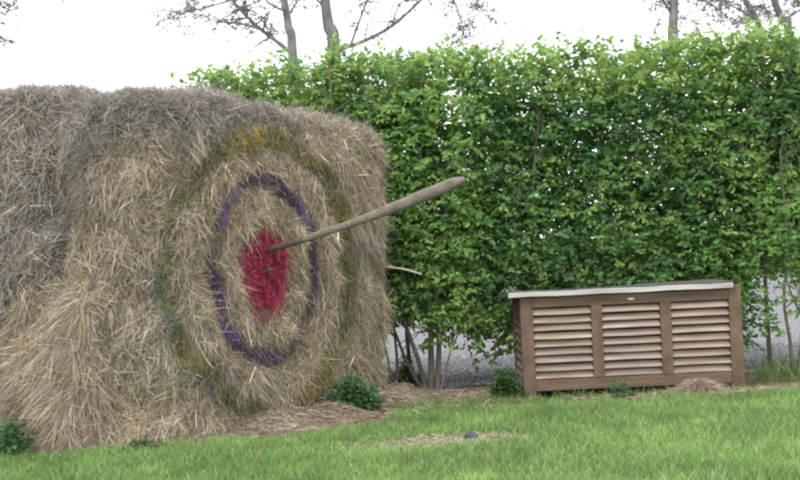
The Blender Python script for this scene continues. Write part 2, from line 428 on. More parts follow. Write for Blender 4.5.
# ------------------------------------------------------------------ the weathered bale on the left, set back a little
LB = Bale([(-6.6, 9.62), (-2.55, 9.52), (-2.55, 11.6), (-6.6, 11.6)], [.3, .25, .25, .3], 2.93, .16, 35)
lb = empty('straw_bale', (-4.5, 10.6, 0), 'grey weathered straw bale left of the painted one, set back a little', 'straw bale')
u2, v2, q2, N2, top2 = LB.sample(300000, lambda q: (q[:, 0] > -5.2) * 1. + .15)
n2 = len(u2); D2 = LB.straw_dirs(u2, q2, N2, top2, spread=.7)
L2 = rng.uniform(.05, .18, n2); W2 = rng.uniform(.0024, .0065, n2)
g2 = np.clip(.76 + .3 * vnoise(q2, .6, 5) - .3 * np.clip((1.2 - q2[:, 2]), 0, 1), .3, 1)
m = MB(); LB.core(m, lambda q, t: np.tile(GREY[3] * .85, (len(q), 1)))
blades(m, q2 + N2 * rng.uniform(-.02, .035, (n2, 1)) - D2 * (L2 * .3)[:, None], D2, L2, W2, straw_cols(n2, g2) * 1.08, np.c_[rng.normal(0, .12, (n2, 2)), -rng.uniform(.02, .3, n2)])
m.build('body', M_straw, lb)

# ------------------------------------------------------------------ loose heap of pale straw slumped at the left
hp = empty('straw_heap', (-3.1, 9.3, 0), 'loose pale heap of long straw slumped against the foot of the two bales', 'straw heap')
m = MB()
def heap_pt(a, t):
    """a across -1..1, t 0 top .. 1 ground"""
    x = -2.80 + .50 * a * (1 - .12 * t) + .10 * t
    z = 1.34 * (1 - t) * (1 - .15 * np.abs(a) ** 2 - .12 * np.abs(a) ** 6) * (1 + .06 * a * (1 - t))
    y = 9.44 - .10 * a - (.36 * np.sin(np.clip(t * 1.1, 0, 1) * math.pi * .5)) * np.sqrt(np.clip(1 - (a * .88) ** 2, 0, 1))
    return np.c_[x, y, z]
A, T_ = np.meshgrid(np.linspace(-1, 1, 40), np.linspace(0, 1, 40), indexing='ij')
gp = heap_pt(A.ravel(), T_.ravel()); gp[:, 1] += .13 * vnoise(gp, .32, 4) + .06 * vnoise(gp, .14, 6) + .03
ii = np.arange(39)[:, None]; jj = np.arange(39)[None, :]
m.add(gp, np.stack([ii * 40 + jj, ii * 40 + jj + 1, (ii + 1) * 40 + jj + 1, (ii + 1) * 40 + jj], -1).reshape(-1, 4), TAN[4] * .7)
n3 = 30000; a3 = np.clip(rng.uniform(-1, 1, n3) * rng.uniform(.75, 1.28, n3), -1.22, 1.22); t3 = rng.uniform(-.02, .97, n3) ** 1.05
q3 = heap_pt(a3, np.clip(t3, 0, 1)); e = .02
q3[:, 1] += .13 * vnoise(q3, .32, 4) + .06 * vnoise(q3, .14, 6) - rng.uniform(-.03, .06, n3)
nn3 = nrm(np.c_[a3 * .6, -np.ones(n3), .35 + 0 * a3])
th = -.10 + .08 * a3 + .75 * vnoise(q3, .25, 9) + rng.normal(0, .5, n3)
th = np.where(rng.random(n3) < .27, rng.uniform(-3, 3, n3), th)
D3 = nrm(np.c_[np.sin(th), -.25 - np.abs(rng.normal(0, .25, n3)), -np.cos(th)])
L3 = rng.uniform(.10, .33, n3); C3 = straw_cols(n3, .22) * (1 + .32 * vnoise(q3, .22, 140) + .15 * vnoise(q3, .1, 145) - .12 * (a3 < -.5))[:, None]
P3 = q3 - D3 * (L3 * .3)[:, None]
blades(m, P3, D3, L3, rng.uniform(.0026, .0065, n3), C3, np.c_[rng.normal(0, .15, n3), rng.normal(0, .08, n3), -rng.uniform(.05, .4, n3)], nseg=3)
m.v[-1][:, 2] = np.maximum(m.v[-1][:, 2], .012)
m.build('straw', M_straw, hp)

# ------------------------------------------------------------------ the wooden shaft in the bullseye
p0 = face_hit(262, 251); p1 = at(464, 179, 8.62)
ax = nrm(p1 - p0); p0 = p0 - ax * .12; Ls = np.linalg.norm(p1 - p0)
sh = empty('wooden_shaft', tuple(p0), 'long weathered wooden shaft stuck slanting in the crimson centre, thicker at its free end', 'wooden shaft')
tt = np.linspace(0, 1, 40); knot = 1 + .02 * rng.normal(size=40) * (tt > .1)
rr_ = np.interp(tt, [0, .05, .25, .5, .7, .85, .96, 1], [.015, .024, .0275, .031, .042, .050, .045, .020])
pts = p0 + ax * (tt * Ls)[:, None]; pts[:, 2] -= .035 * np.sin(tt * math.pi); rr_ = rr_ * knot; pts[4:] += rng.normal(0, .001, (36, 3))
m = MB(); k = 26
cc = (.165, .148, .118)
tube(m, pts[10:], rr_[10:], cc, 14, flat=.64, ref=(0, 0, 1.))
m.build('pole', M_shaft, sh, smooth=True)
m = MB(); tube(m, pts[:11], rr_[:11] + .0015, (.10, .075, .055), 14, flat=.72, ref=(0, 0, 1.)); m.build('tip', M_shaft, sh, smooth=True).__setitem__('label', 'dark stained point end')

# small dark cross-vaned arrow end, just below the shaft's point
pa = face_hit(263, 270); pa = pa + np.append(FN, 0) * .075
ar = empty('arrow', tuple(pa), 'small dark arrow end with crossed vanes, stuck in the crimson centre below the shaft', 'arrow')
an = nrm(np.array((0.06, 0, 1.56)) - pa); m = MB()
tube(m, [pa - an * .25, pa + an * .09], .006, (.10, .08, .08), 8); m.build('stem', M_dark, ar)
e1 = nrm(np.cross(an, (0, 0, 1.))); e2 = np.cross(an, e1)
for k in range(4):
    th = k * math.pi / 2 + .25; d = e1 * math.cos(th) + e2 * math.sin(th); t = np.cross(an, d) * .005
    a = pa + an * .005; b = pa + an * .085
    prof = [a + d * .004, b + d * .004, b + d * .046, pa + an * .06 + d * .054, a + d * .02]
    m = MB(); V = [p + t for p in prof] + [p - t for p in prof]
    m.add(V, np.array([(i, (i + 1) % 5, (i + 1) % 5 + 5, i + 5) for i in range(5)]), (.07, .05, .06))
    m.f.append(np.array([(0, 1, 2, 3, 4), (9, 8, 7, 6, 5)])); m.build('vane', M_dark, ar)
# thin stick poking from the right edge of the bale
s0 = at(388, 267, 11.3); s1 = at(421, 274, 10.9)
st = empty('stick', tuple(s0), 'thin pale stick poking out of the right edge of the painted bale', 'stick')
m = MB(); tube(m, curve_pts([s0 - (s1 - s0) * .6, s0, (s0 + s1) / 2 + np.array((0, 0, .012)), s1], 10), np.linspace(.011, .008, 10), (.48, .42, .33), 7)
m.build('twig', M_shaft, st)

# ------------------------------------------------------------------ louvred wooden box
def boxv(mb, x0, x1, y0, y1, z0, z1, c, bev=.004, jx=0):
    """box with chamfered edges"""
    b = bev; X = (x0, x1); Y = (y0, y1); Z = (z0, z1); V = []; idx = {}
    for i in (0, 1):
        for j in (0, 1):
            for k in (0, 1):
                sx, sy, sz = (1 - 2 * i), (1 - 2 * j), (1 - 2 * k)
                idx[i, j, k] = len(V)
                V += [(X[i], Y[j] + sy * b, Z[k] + sz * b), (X[i] + sx * b, Y[j], Z[k] + sz * b), (X[i] + sx * b, Y[j] + sy * b, Z[k])]
    Q = []
    def g(i, j, k, a): return idx[i, j, k] + a
    for i in (0, 1): Q.append([g(i, 0, 0, 0), g(i, 1, 0, 0), g(i, 1, 1, 0), g(i, 0, 1, 0)][::(-1 if i == 0 else 1)])
    for j in (0, 1): Q.append([g(0, j, 0, 1), g(1, j, 0, 1), g(1, j, 1, 1), g(0, j, 1, 1)][::(1 if j == 0 else -1)])
    for k in (0, 1): Q.append([g(0, 0, k, 2), g(1, 0, k, 2), g(1, 1, k, 2), g(0, 1, k, 2)][::(-1 if k == 0 else 1)])
    for j in (0, 1):
        for k in (0, 1): Q.append([g(0, j, k, 1), g(1, j, k, 1), g(1, j, k, 2), g(0, j, k, 2)][::(1 if j == k else -1)])
    for i in (0, 1):
        for k in (0, 1): Q.append([g(i, 0, k, 0), g(i, 1, k, 0), g(i, 1, k, 2), g(i, 0, k, 2)][::(-1 if i == k else 1)])
    for i in (0, 1):
        for j in (0, 1): Q.append([g(i, j, 0, 0), g(i, j, 1, 0), g(i, j, 1, 1), g(i, j, 0, 1)][::(1 if i == j else -1)])
    Tn = []
    for i in (0, 1):
        for j in (0, 1):
            for k in (0, 1): Tn.append([g(i, j, k, 0), g(i, j, k, 1), g(i, j, k, 2)][::(1 if (i + j + k) % 2 == 0 else -1)])
    mb.add(V, Q, c); off = mb.n - len(V); mb.f.append(np.array(Tn) + off)
BY = 10.90
bl = at(525, 401, BY)[0]; br = at(745, 389, BY)[0]; BX = bl - .005; BW = br - bl + .01; BH = .985; BD = .80
print('box', BX, BW)
bx = empty('louvred_box', (BX, BY, 0), 'low brown wooden box with louvred slat panels and a skewed lid', 'storage box')
FR = (.122, .083, .057); SLAT = (.30, .236, .188)
X0, Y0 = BX, BY
def bp(name, mat, fn, label=None, parent=None):
    m = MB(); fn(m); o = m.build(name, mat, parent or bx)
    if label: o['label'] = label
    return o
pw = .118; mw = .102
s3 = (BW - 2 * pw - 2 * mw) / 3
def post(x, wd, z0, zt=None):
    bp('post', M_wood_up, lambda m: boxv(m, x, x + wd, Y0, Y0 + .07, z0, zt or BH - .02, np.array(FR) * R.uniform(.88, 1.15)))
post(X0, pw, 0); post(X0 + BW - pw, pw, 0, BH + .016)
xs = [X0 + pw + s3, X0 + pw + 2 * s3 + mw]
for x in xs: post(x, mw, .075 + .105, BH - .02 - .10)
bp('top_rail', M_wood, lambda m: boxv(m, X0 + pw + .001, X0 + BW - pw - .001, Y0 + .004, Y0 + .06, BH - .02 - .10, BH - .02, np.array(FR) * 1.05))
bp('bottom_rail', M_wood, lambda m: boxv(m, X0 + pw + .001, X0 + BW - pw - .001, Y0 + .004, Y0 + .06, .075, .075 + .105, np.array(FR) * 1.12))
def slat(m, x0, x1, zc, h, y, lean, c, sag=0.0):
    """one louvre blade: bottom edge forward, rounded nose, slightly uneven length"""
    n = 7; xs_ = np.linspace(x0, x1, n)
    sec = [(0, -h / 2), (-.004, -h / 2 + .006), (lean, h / 2 - .004), (lean + .008, h / 2), (lean + .014, h / 2 - .002), (.014, -h / 2 - .001)]
    V = []
    for i, x in enumerate(xs_):
        dz = sag * math.sin(i / (n - 1) * math.pi)
        for (yy, zz) in sec: V.append((x, y + yy, zc + zz + dz))
    ns = len(sec); Q = [(i * ns + k, i * ns + (k + 1) % ns, (i + 1) * ns + (k + 1) % ns, (i + 1) * ns + k) for i in range(n - 1) for k in range(ns)]
    m.add(V, Q, c); off = m.n - len(V)
    m.f.append(np.array([tuple(range(ns))[::-1], tuple(range((n - 1) * ns, n * ns))]) + off)
def louvre(x0, x1, nsl=9):
    def fn(m):
        z0 = .18; z1 = BH - .12; pitch = (z1 - z0) / nsl
        for i in range(nsl):
            c = np.array(SLAT) * R.uniform(.80, 1.13) * np.array((1, R.uniform(.97, 1.02), R.uniform(.95, 1.03)))
            slat(m, x0 + .001, x1 - .001 - R.uniform(0, .004), z0 + pitch * (i + .46) + R.uniform(-.003, .003), pitch * .80, Y0 + .004 + R.uniform(-.002, .003), .046, c, R.uniform(-.004, .003))
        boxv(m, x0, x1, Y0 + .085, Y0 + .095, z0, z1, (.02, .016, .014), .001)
    bp('louvre_panel', M_wood, fn)
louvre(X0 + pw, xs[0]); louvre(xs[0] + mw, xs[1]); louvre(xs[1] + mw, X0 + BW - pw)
# louvred left end, boarded right end and back
def left_end(m):
    nsl = 10; z0 = .10; z1 = BH - .06; pitch = (z1 - z0) / nsl
    for i in range(nsl):
        zc = z0 + pitch * (i + .5); h = pitch * .8
        V = []
        for y in (Y0 + .072, Y0 + BD - .07):
            for (xx, zz) in ((0, -h / 2), (.040, h / 2), (.052, h / 2 - .002), (.014, -h / 2)): V.append((X0 + .006 + xx, y, zc + zz))
        m.add(V, np.array([(0, 1, 5, 4), (1, 2, 6, 5), (2, 3, 7, 6), (3, 0, 4, 7), (3, 2, 1, 0), (4, 5, 6, 7)]), np.array((.15, .115, .095)) * R.uniform(.8, 1.1))
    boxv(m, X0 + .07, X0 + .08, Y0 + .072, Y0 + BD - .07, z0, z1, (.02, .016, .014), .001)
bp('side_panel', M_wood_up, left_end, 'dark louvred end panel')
bp('side_panel', M_wood_up, lambda m: [boxv(m, X0 + BW - .022, X0 + BW - .004, Y0 + .072 + i * .094, Y0 + .072 + i * .094 + .091, .07, BH - .03, np.array((.10, .08, .07)) * R.uniform(.8, 1.2), .002) for i in range(7)], 'plain boarded end panel')
bp('back_panel', M_wood, lambda m: boxv(m, X0 + .07, X0 + BW - .03, Y0 + BD - .03, Y0 + BD - .01, .07, BH - .03, (.12, .09, .07)))
for x in (X0, X0 + BW - .07): bp('post', M_wood_up, lambda m: boxv(m, x, x + .07, Y0 + BD - .07, Y0 + BD, 0, BH + .02, np.array(FR) * .9))
# skewed lid: pushed to the left, pale front batten and dark felt top
lx0 = at(508, 297, BY)[0]; lx1 = at(733, 288, BY)[0]
def lidz(x, y): return BH + .002 + .004 * (x - lx0) / (lx1 - lx0) * (1) + (-.062 + .055 * (x - lx0) / (lx1 - lx0)) * (y - BY + .04) / .9
def lid_piece(m, x0, x1, y0, y1, dz0, dz1, c, n=10):
    V = []
    for i in range(n + 1):
        x = x0 + (x1 - x0) * i / n; wv = .003 * math.sin(i * 1.9)
        for (y, d) in ((y0, dz0), (y1, dz0), (y1, dz1), (y0, dz1)): V.append((x, y, lidz(x, y) + d + wv))
    Q = [(i * 4 + k, i * 4 + (k + 1) % 4, i * 4 + 4 + (k + 1) % 4, i * 4 + 4 + k) for i in range(n) for k in range(4)]
    Q += [(3, 2, 1, 0), (n * 4, n * 4 + 1, n * 4 + 2, n * 4 + 3)]
    m.add(V, Q, c)
lid = bp('lid', M_felt, lambda m: lid_piece(m, lx0 + .004, lx1, Y0 - .022, Y0 + BD + .06, 0, .038, (.12, .105, .10)), 'dark felted board top')
m = MB(); lid_piece(m, lx0, lx1 - .01, Y0 - .048, Y0 - .023, -.014, .034, (.44, .415, .385)); m.build('front_batten', M_wood, lid)
m = MB(); lid_piece(m, lx0 + .02, lx1 - .004, Y0 - .04, Y0 + BD + .07, .0385, .047, (.10, .09, .09)); m.build('felt', M_felt, lid)
# small yellowish latch plate on the top rail
lp = at(631, 297.5, BY - .01)
def latch(m):
    ptsx = [(math.cos(a) * .036, math.sin(a) * .011) for a in np.linspace(0, 2 * math.pi, 14, endpoint=False)]
    V = [(lp[0] + x, Y0 - .006, lp[2] - .012 + z) for x, z in ptsx] + [(lp[0] + x, Y0 + .004, lp[2] - .012 + z) for x, z in ptsx]
    m.add(V, np.array([(i, i + 14, (i + 1) % 14 + 14, (i + 1) % 14) for i in range(14)]), (.55, .47, .24)); m.f.append(np.array([tuple(range(14))]) + m.n - 28)
bp('latch_plate', M_dark, latch)

# ------------------------------------------------------------------ hedge
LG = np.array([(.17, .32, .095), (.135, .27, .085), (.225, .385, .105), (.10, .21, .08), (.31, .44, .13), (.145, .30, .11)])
def spray_leaves(mb, P, D, size, nl, cidx, jitter=.45, upbias=.8, bright=1.0):
    """P,D arrays of twig starts/directions; nl leaves alternate along each twig"""
    n = len(P); Ls = size
    for k in range(nl):
        t = (k + .6) / nl
        pos = P + D * (Ls * t)[:, None] + np.array((0, 0, -1.)) * (Ls * t * t * .18)[:, None]
        s = nrm(np.cross(D, np.tile((0, 0, 1.), (n, 1)))) * (1 if k % 2 else -1)
        ld = nrm(D * .7 + s * .8 + rng.normal(0, jitter, (n, 3)) + np.array((0, 0, -.25)))
        up = nrm(np.array((0, -.25, upbias)) + rng.normal(0, .6, (n, 3)))
        ll = rng.uniform(.035, .085, n); c = LG[cidx] * rng.uniform(.75, 1.22, (n, 1)) * bright
        leaves(mb, pos, ld, up, ll, ll * rng.uniform(.55, .7, n), c)
def px_of(x, y): return 400 + F * x / y      # rough column in the photo
HX0, HX1 = -5.2, 7.0
stem_x = np.arange(HX0 + .2, HX1, .46) + rng.uniform(-.12, .12, len(np.arange(HX0 + .2, HX1, .46)))
stem_x = stem_x[(np.abs(px_of(stem_x, 12.7) - 470) > 22)]
hedge = empty('hedge', (1.0, 12.7, 0), 'tall leafy green hedge running across behind the bale and the box', 'hedge')
ft = MB()
def htop(x): return np.interp(x, [-4, -2.7, -2.2, -1.6, -.8, .5, 2.2, 4.2, 7], [2.85, 2.95, 3.34, 3.47, 3.57, 3.54, 3.48, 3.56, 3.6])
def hlow(x):
    p = px_of(x, 12.6); return np.interp(p, [300, 380, 430, 442, 500, 512, 525, 735, 750, 830, 900], [.5, .80, .82, .60, .48, .40, .25, .25, 1.12, 1.12, .5])
NS = 31000
x = rng.uniform(HX0, HX1, NS); y = 12.02 + 1.45 * rng.beta(1.1, 1.5, NS); z = rng.random(NS)
lo = hlow(x) + .12 * rng.normal(size=NS); hi = htop(x) + .13 * vnoise(np.c_[x, y], .3, 3) + .08 * vnoise(np.c_[x, y], .1, 4)
z = lo + (hi - lo) * z
P = np.c_[x, y, z]
rel = np.clip(.5 + .75 * vnoise(np.c_[x, z], .45, 55) + .45 * vnoise(np.c_[x, z], .2, 56), 0, 1.1)
P[:, 1] = np.maximum(y, 12.0 + .32 * rel); y = P[:, 1]
hole = vnoise(np.c_[x, z], .17, 50) * .55 + vnoise(np.c_[x, z * .6], .5, 51) * .32 + vnoise(P, .2, 52) * .25
thr = np.interp(z, [0, 1.4, 2.0, 2.9, 3.3, 4], [.95, .95, .62, .40, .60, .95])
keep = hole < thr
P = P[keep]; x, y, z = P.T; hi = hi[keep]
# denser shoots at the back of the hedge
nb = 4600; xb = rng.uniform(HX0, HX1, nb); zb = hlow(xb) + .1 + rng.random(nb) * (2.75 - hlow(xb)); P = np.r_[P, np.c_[xb, rng.uniform(13.0, 13.5, nb), zb]]; hi = np.r_[hi, htop(xb)]
x, y, z = P.T
# keep leaves out of the box and the bale
inb = (x > BX - .1) & (x < BX + BW + .1) & (y < BY + BD + .3) & (z < 1.2); P = P[~inb]; hi = hi[~inb]; n = len(P)
D = nrm(np.c_[rng.normal(0, .8, n), -.55 + rng.normal(0, .75, n), rng.normal(.12, .35, n) + .8 * (hi - P[:, 2] < .25)])
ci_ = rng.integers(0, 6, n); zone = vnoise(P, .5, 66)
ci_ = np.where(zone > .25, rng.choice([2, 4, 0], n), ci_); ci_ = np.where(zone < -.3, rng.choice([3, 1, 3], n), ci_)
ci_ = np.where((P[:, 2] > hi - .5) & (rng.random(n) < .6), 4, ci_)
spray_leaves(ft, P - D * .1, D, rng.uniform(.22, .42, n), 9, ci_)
print('hedge sprays', n)
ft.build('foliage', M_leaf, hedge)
BARK = (.135, .115, .095)
for i, sx in enumerate(stem_x):
    m = MB(); y0 = rng.uniform(12.08, 12.6); p = np.array((sx, y0, 0.)); H_ = htop(sx) - .1
    ctrl = [p] + [p + np.array((rng.normal(0, .07) + .05 * k, rng.normal(0, .05), H_ * k / 4)) for k in range(1, 5)]
    cp = curve_pts(ctrl, 14); r0 = rng.uniform(.018, .034); tube(m, cp, np.linspace(r0, .006, 14), np.array(BARK) * rng.uniform(.8, 1.3), 6)
    for b in range(9):
        k = rng.integers(2, 12); a = cp[k]; dirx = rng.choice([-1, 1]) * rng.uniform(.25, .6)
        e = a + np.array((dirx, rng.uniform(-.55, .3), rng.uniform(.3, .9)))
        if e[2] > H_: e[2] = H_
        tube(m, curve_pts([a, (a + e) / 2 + rng.normal(0, .04, 3), e], 6), np.linspace(r0 * .45, .003, 6), np.array(BARK) * rng.uniform(.8, 1.2), 5)
    m.build('stem', M_bark, hedge)

# ------------------------------------------------------------------ shrubs standing out of the hedge line
def shrub(name, label, cat, base, stems, sprays, nl=8, col_=(2, 4, 0), size=(.18, .36), bright=1.0, group=None, outdir=-.5):
    e = empty(name, tuple(base), label, cat, group)
    for (pp, r0) in stems:
        m = MB(); cp = curve_pts(pp, 12); tube(m, cp, np.linspace(r0, r0 * .35, 12), np.array(BARK) * rng.uniform(.85, 1.5), 7)
        for b in range(5):
            a = cp[rng.integers(5, 12)]; e_ = a + np.array((rng.normal(0, .22), rng.normal(-.1, .15), rng.uniform(.1, .5)))
            tube(m, curve_pts([a, (a + e_) / 2 + rng.normal(0, .02, 3), e_], 5), np.linspace(r0 * .3, .0025, 5), BARK, 5)
        m.build('stem', M_bark, e)
    m = MB(); P = sprays; n = len(P)
    D = nrm(np.c_[rng.normal(0, .8, n), outdir + rng.normal(0, .6, n), rng.normal(.1, .35, n)])
    spray_leaves(m, P - D * .08, D, rng.uniform(size[0], size[1], n), nl, rng.choice(list(col_), n), bright=bright)
    m.build('foliage', M_leaf, e)
    return e
def stem_px(lst, Y, Yt=None):
    k = len(lst) - 1; return [at(a, b, Y + ((Yt or Y) - Y) * i / k) for i, (a, b) in enumerate(lst)]
def gz(p): p = np.array(p); p[2] = -.02; return p
Ysh = 11.95
stems = []
for lst, r in (([(427, 398), (418, 360), (405, 322), (398, 280), (390, 200)], .030), ([(431, 399), (431, 350), (429, 300), (424, 240), (420, 150)], .036),
               ([(437, 397), (439, 345), (436, 300), (442, 240), (450, 140)], .033), ([(424, 398), (410, 368), (400, 345), (386, 300), (380, 220)], .024),
               ([(441, 396), (448, 360), (462, 325), (480, 290), (490, 240)], .012)):
    pp = stem_px(lst, Ysh, Ysh + .25); pp[0] = gz(pp[0]); stems.append((pp, r))
sp = np.array([at(rng.uniform(378, 478), rng.uniform(90, 318), rng.uniform(11.72, 12.35)) for _ in range(520)])
sp2 = np.array([at(rng.normal(447, 26), rng.normal(318, 16), rng.uniform(11.7, 12.1)) for _ in range(45)])
shrub('hedge_shrub', 'shrub with a clump of thick bare lower stems at the gap between bale and box', 'shrub', gz(at(430, 398, Ysh)), stems, np.r_[sp, sp2])
stems = []
for lst, r in (([(393, 394), (388, 360), (381, 325), (380, 260)], .018), ([(396, 394), (397, 360), (394, 320), (399, 260)], .020), ([(389, 393), (381, 362), (375, 320), (377, 260)], .016)):
    pp = stem_px(lst, 12.1, 12.2); pp[0] = gz(pp[0]); stems.append((pp, r))
sp = np.array([at(rng.uniform(372, 420), rng.uniform(250, 322), rng.uniform(12.0, 12.3)) for _ in range(90)])
shrub('hedge_shrub', 'slimmer dark-stemmed shrub right beside the edge of the painted bale', 'shrub', gz(at(393, 394, 12.1)), stems, sp, col_=(1, 3, 5))
stems = []
for lst, r in (([(793, 374), (790, 340), (784, 300), (787, 240), (780, 150)], .022), ([(797, 374), (803, 330), (806, 280), (812, 200)], .016)):
    pp = stem_px(lst, 11.75, 11.9); pp[0] = gz(pp[0]); stems.append((pp, r))
sp = np.array([at(rng.normal(785, 22), rng.choice([298, 306, 318, 332]) + rng.normal(0, 5), rng.uniform(11.5, 12.0)) for _ in range(26)] +
              [at(rng.uniform(755, 830), rng.uniform(180, 285), rng.uniform(11.6, 12.2)) for _ in range(120)])
shrub('hedge_shrub', 'young thin-stemmed shrub right of the louvred box, leaves in flat layers', 'shrub', gz(at(794, 374, 11.75)), stems, sp, col_=(0, 2, 1))

# ------------------------------------------------------------------ low leafy plants
def weed(label, px0, px1, ytop, ybase, Y, cols, n=160, lsize=.05, name='nettle_clump', cat='nettles'):
    c = at((px0 + px1) / 2, ybase, Y); c[2] = 0
    wid = (px1 - px0) / F * Y / 2; h = (ybase - ytop) / F * Y
    e = empty(name, tuple(c), label, cat); ms = MB(); ml = MB()
    for i in range(n // 7):
        a = rng.uniform(-1, 1); hh = h * (1 - .55 * a * a) * rng.uniform(.6, 1.0)
        b = c + np.array((a * wid * .85, rng.uniform(-.14, .14), 0)); t = b + np.array((rng.normal(0, .04), rng.normal(-.02, .04), hh))
        tube(ms, curve_pts([c + np.array((0, 0, -.01)), c * .3 + b * .7 + np.array((0, 0, .02)), (b + t) / 2 + rng.normal(0, .01, 3), t], 7), .0028, (.08, .12, .04), 4)
        k = 9; ts = np.linspace(.25, 1, k); P = b + (t - b) * ts[:, None]; th = np.arange(k) * 1.57 + rng.uniform(0, 3)
        D = np.c_[np.cos(th), np.sin(th), rng.normal(-.05, .25, k)]
        for sgn in (1, -1):
            DD = D * np.array((sgn, sgn, 1)); ll = lsize * rng.uniform(.7, 1.3, k) * (1.15 - .4 * ts)
            leaves(ml, P, DD, np.tile((0, 0, 1.), (k, 1)) + rng.normal(0, .2, (k, 3)), ll, ll * .62, np.array(cols)[rng.integers(0, len(cols), k)] * rng.uniform(.8, 1.2, (k, 1)))
    ms.build('stems', M_bark, e); ml.build('leaves', M_leaf, e); return e
NET = [(.12, .235, .10), (.15, .28, .13), (.085, .175, .075)]
DNET = [(.075, .165, .055), (.10, .205, .07), (.055, .13, .045)]
weed('bluish green nettle clump growing at the foot of the painted bale by its right edge', 326, 382, 376, 418, 10.45, NET, 700, .06)
weed('dark green leafy clump beside the left front post of the louvred box', 488, 523, 370, 404, 10.98, DNET, 260, .055)
weed('dark green leafy clump below the loose straw heap at the far left', -6, 26, 412, 454, 8.98, NET, 200, .055)
weed('little green sprig in front of the middle panel of the louvred box', 606, 634, 381, 402, 10.72, NET, 90, .035, 'weed', 'weed')
weed('low dark weeds between the shrub stems', 396, 422, 362, 396, 12.3, DNET, 200, .05, 'weed', 'weed')
weed('small weed tuft at the lower front corner of the painted bale', 128, 162, 434, 452, 8.98, DNET, 80, .035, 'weed', 'weed')
# dandelion seen between the shrub stems
d0 = at(403, 356, 12.25); e = empty('dandelion', (d0[0], d0[1], 0), 'single yellow dandelion head seen between the shrub stems', 'dandelion')
m = MB(); tube(m, [(d0[0], d0[1], 0), tuple(d0)], .0025, (.1, .16, .05), 5); m.build('stalk', M_grass, e)
m = MB(); k = 60; th = rng.uniform(0, 6.28, k); D = nrm(np.c_[np.cos(th), np.sin(th) - .4, rng.uniform(.1, .9, k)])
leaves(m, np.tile(d0, (k, 1)), D, np.tile((0, 0, 1.), (k, 1)), np.full(k, .03), np.full(k, .008), np.tile((.75, .58, .02), (k, 1))); m.build('flower', M_leaf, e)

# ------------------------------------------------------------------ lawn grass, tall grass, straw litter
def in_poly_bale(x, y):
    ins = np.zeros(len(x), bool)
    for B in (TB, LB):
        px, py = B.xy[:-1:3, 0], B.xy[:-1:3, 1]; c = np.zeros(len(x), bool); j = len(px) - 1
        for i in range(len(px)):
            cond = ((py[i] > y) != (py[j] > y)) & (x < (px[j] - px[i]) * (y - py[i]) / (py[j] - py[i] + 1e-9) + px[i]); c ^= cond; j = i
        ins |= c
    return ins
def le(x): return np.interp(x, EDGE_X, EDGE_Y)
n = 340000
y = 6.6 + (11.4 - 6.6) * rng.random(n) ** .9; x = rng.uniform(-.48, .60, n) * y
edge = le(x) + .16 * vnoise(np.c_[x, y], .4, 8) + .1 * vnoise(np.c_[x, y], .12, 9)
bare = ((np.hypot((x - .28) / .74, (y - 8.72) / .26) + .6 * vnoise(np.c_[x, y], .15, 12)) < 1)
thin = vnoise(np.c_[x, y], .5, 13)
keep = (y < edge + rng.exponential(.06, n)) & ~(bare & (rng.random(n) < .93)) & (rng.random(n) < .8 + .3 * thin) & ~in_poly_bale(x, y)
x, y, thin = x[keep], y[keep], thin[keep]; n = len(x); print('grass', n)
c1 = np.array([(.21, .345, .09), (.16, .285, .075), (.29, .43, .14), (.09, .18, .05), (.44, .50, .27)])
C = c1[rng.choice(5, n, p=[.3, .28, .22, .15, .05])] * (1 + .22 * vnoise(np.c_[x, y], .6, 14) + .18 * vnoise(np.c_[x, y * .5], .2, 15))[:, None] * rng.uniform(.75, 1.25, (n, 1))
dry = rng.random(n) < .05; C[dry] = (.45, .40, .24)
m = MB(); D = nrm(np.c_[rng.normal(0, .32, n), rng.normal(0, .32, n), np.ones(n)])
hN = .062 + .026 * vnoise(np.c_[x, y], .25, 16)
blades(m, np.c_[x, y, np.full(n, .006)], D, hN * rng.uniform(.7, 1.6, n), rng.uniform(.003, .0065, n), C, np.c_[rng.normal(0, .3, (n, 2)), np.full(n, -.1)], tip=.15)
m.build('grass', M_grass, None).__setitem__('kind', 'stuff'); g = bpy.data.objects['grass']; tag(g, 'short mown bright green lawn grass in front of the bale and box', 'grass')
# taller rough grass right of and around the box
def tall(pxa, pxb, Y0_, Y1_, cnt, h0, h1, name='tall_grass', label='', cat='grass', cols=((.13, .22, .05), (.18, .26, .07), (.09, .17, .04))):
    Yv = rng.uniform(Y0_, Y1_, cnt); X = (rng.uniform(pxa, pxb, cnt) - 400) / F * Yv
    m = MB(); C = np.array(cols)[rng.integers(0, len(cols), cnt)] * rng.uniform(.8, 1.2, (cnt, 1))
    blades(m, np.c_[X, Yv, np.full(cnt, .0)], nrm(np.c_[rng.normal(0, .22, cnt), rng.normal(0, .2, cnt), np.ones(cnt)]), rng.uniform(h0, h1, cnt), rng.uniform(.005, .011, cnt), C,
           np.c_[rng.normal(0, .35, (cnt, 2)), -rng.uniform(.05, .3, cnt)], nseg=4, tip=.1)
    o = m.build(name, M_grass); tag(o, label, cat, kind='stuff')
tall(748, 830, 11.2, 11.9, 300, .10, .42, label='tall rough grass blades growing right of the louvred box')
tall(520, 750, 10.62, 10.9, 700, .04, .13, label='short rough grass along the foot of the louvred box')
tall(380, 520, 10.45, 10.95, 1300, .05, .13, label='patchy grass between the shrub stems and the lawn', cols=((.13, .22, .05), (.25, .24, .10), (.09, .17, .04)))
tall(375, 400, 12.0, 12.6, 160, .12, .30, label='grass seen behind the dark-stemmed shrub')

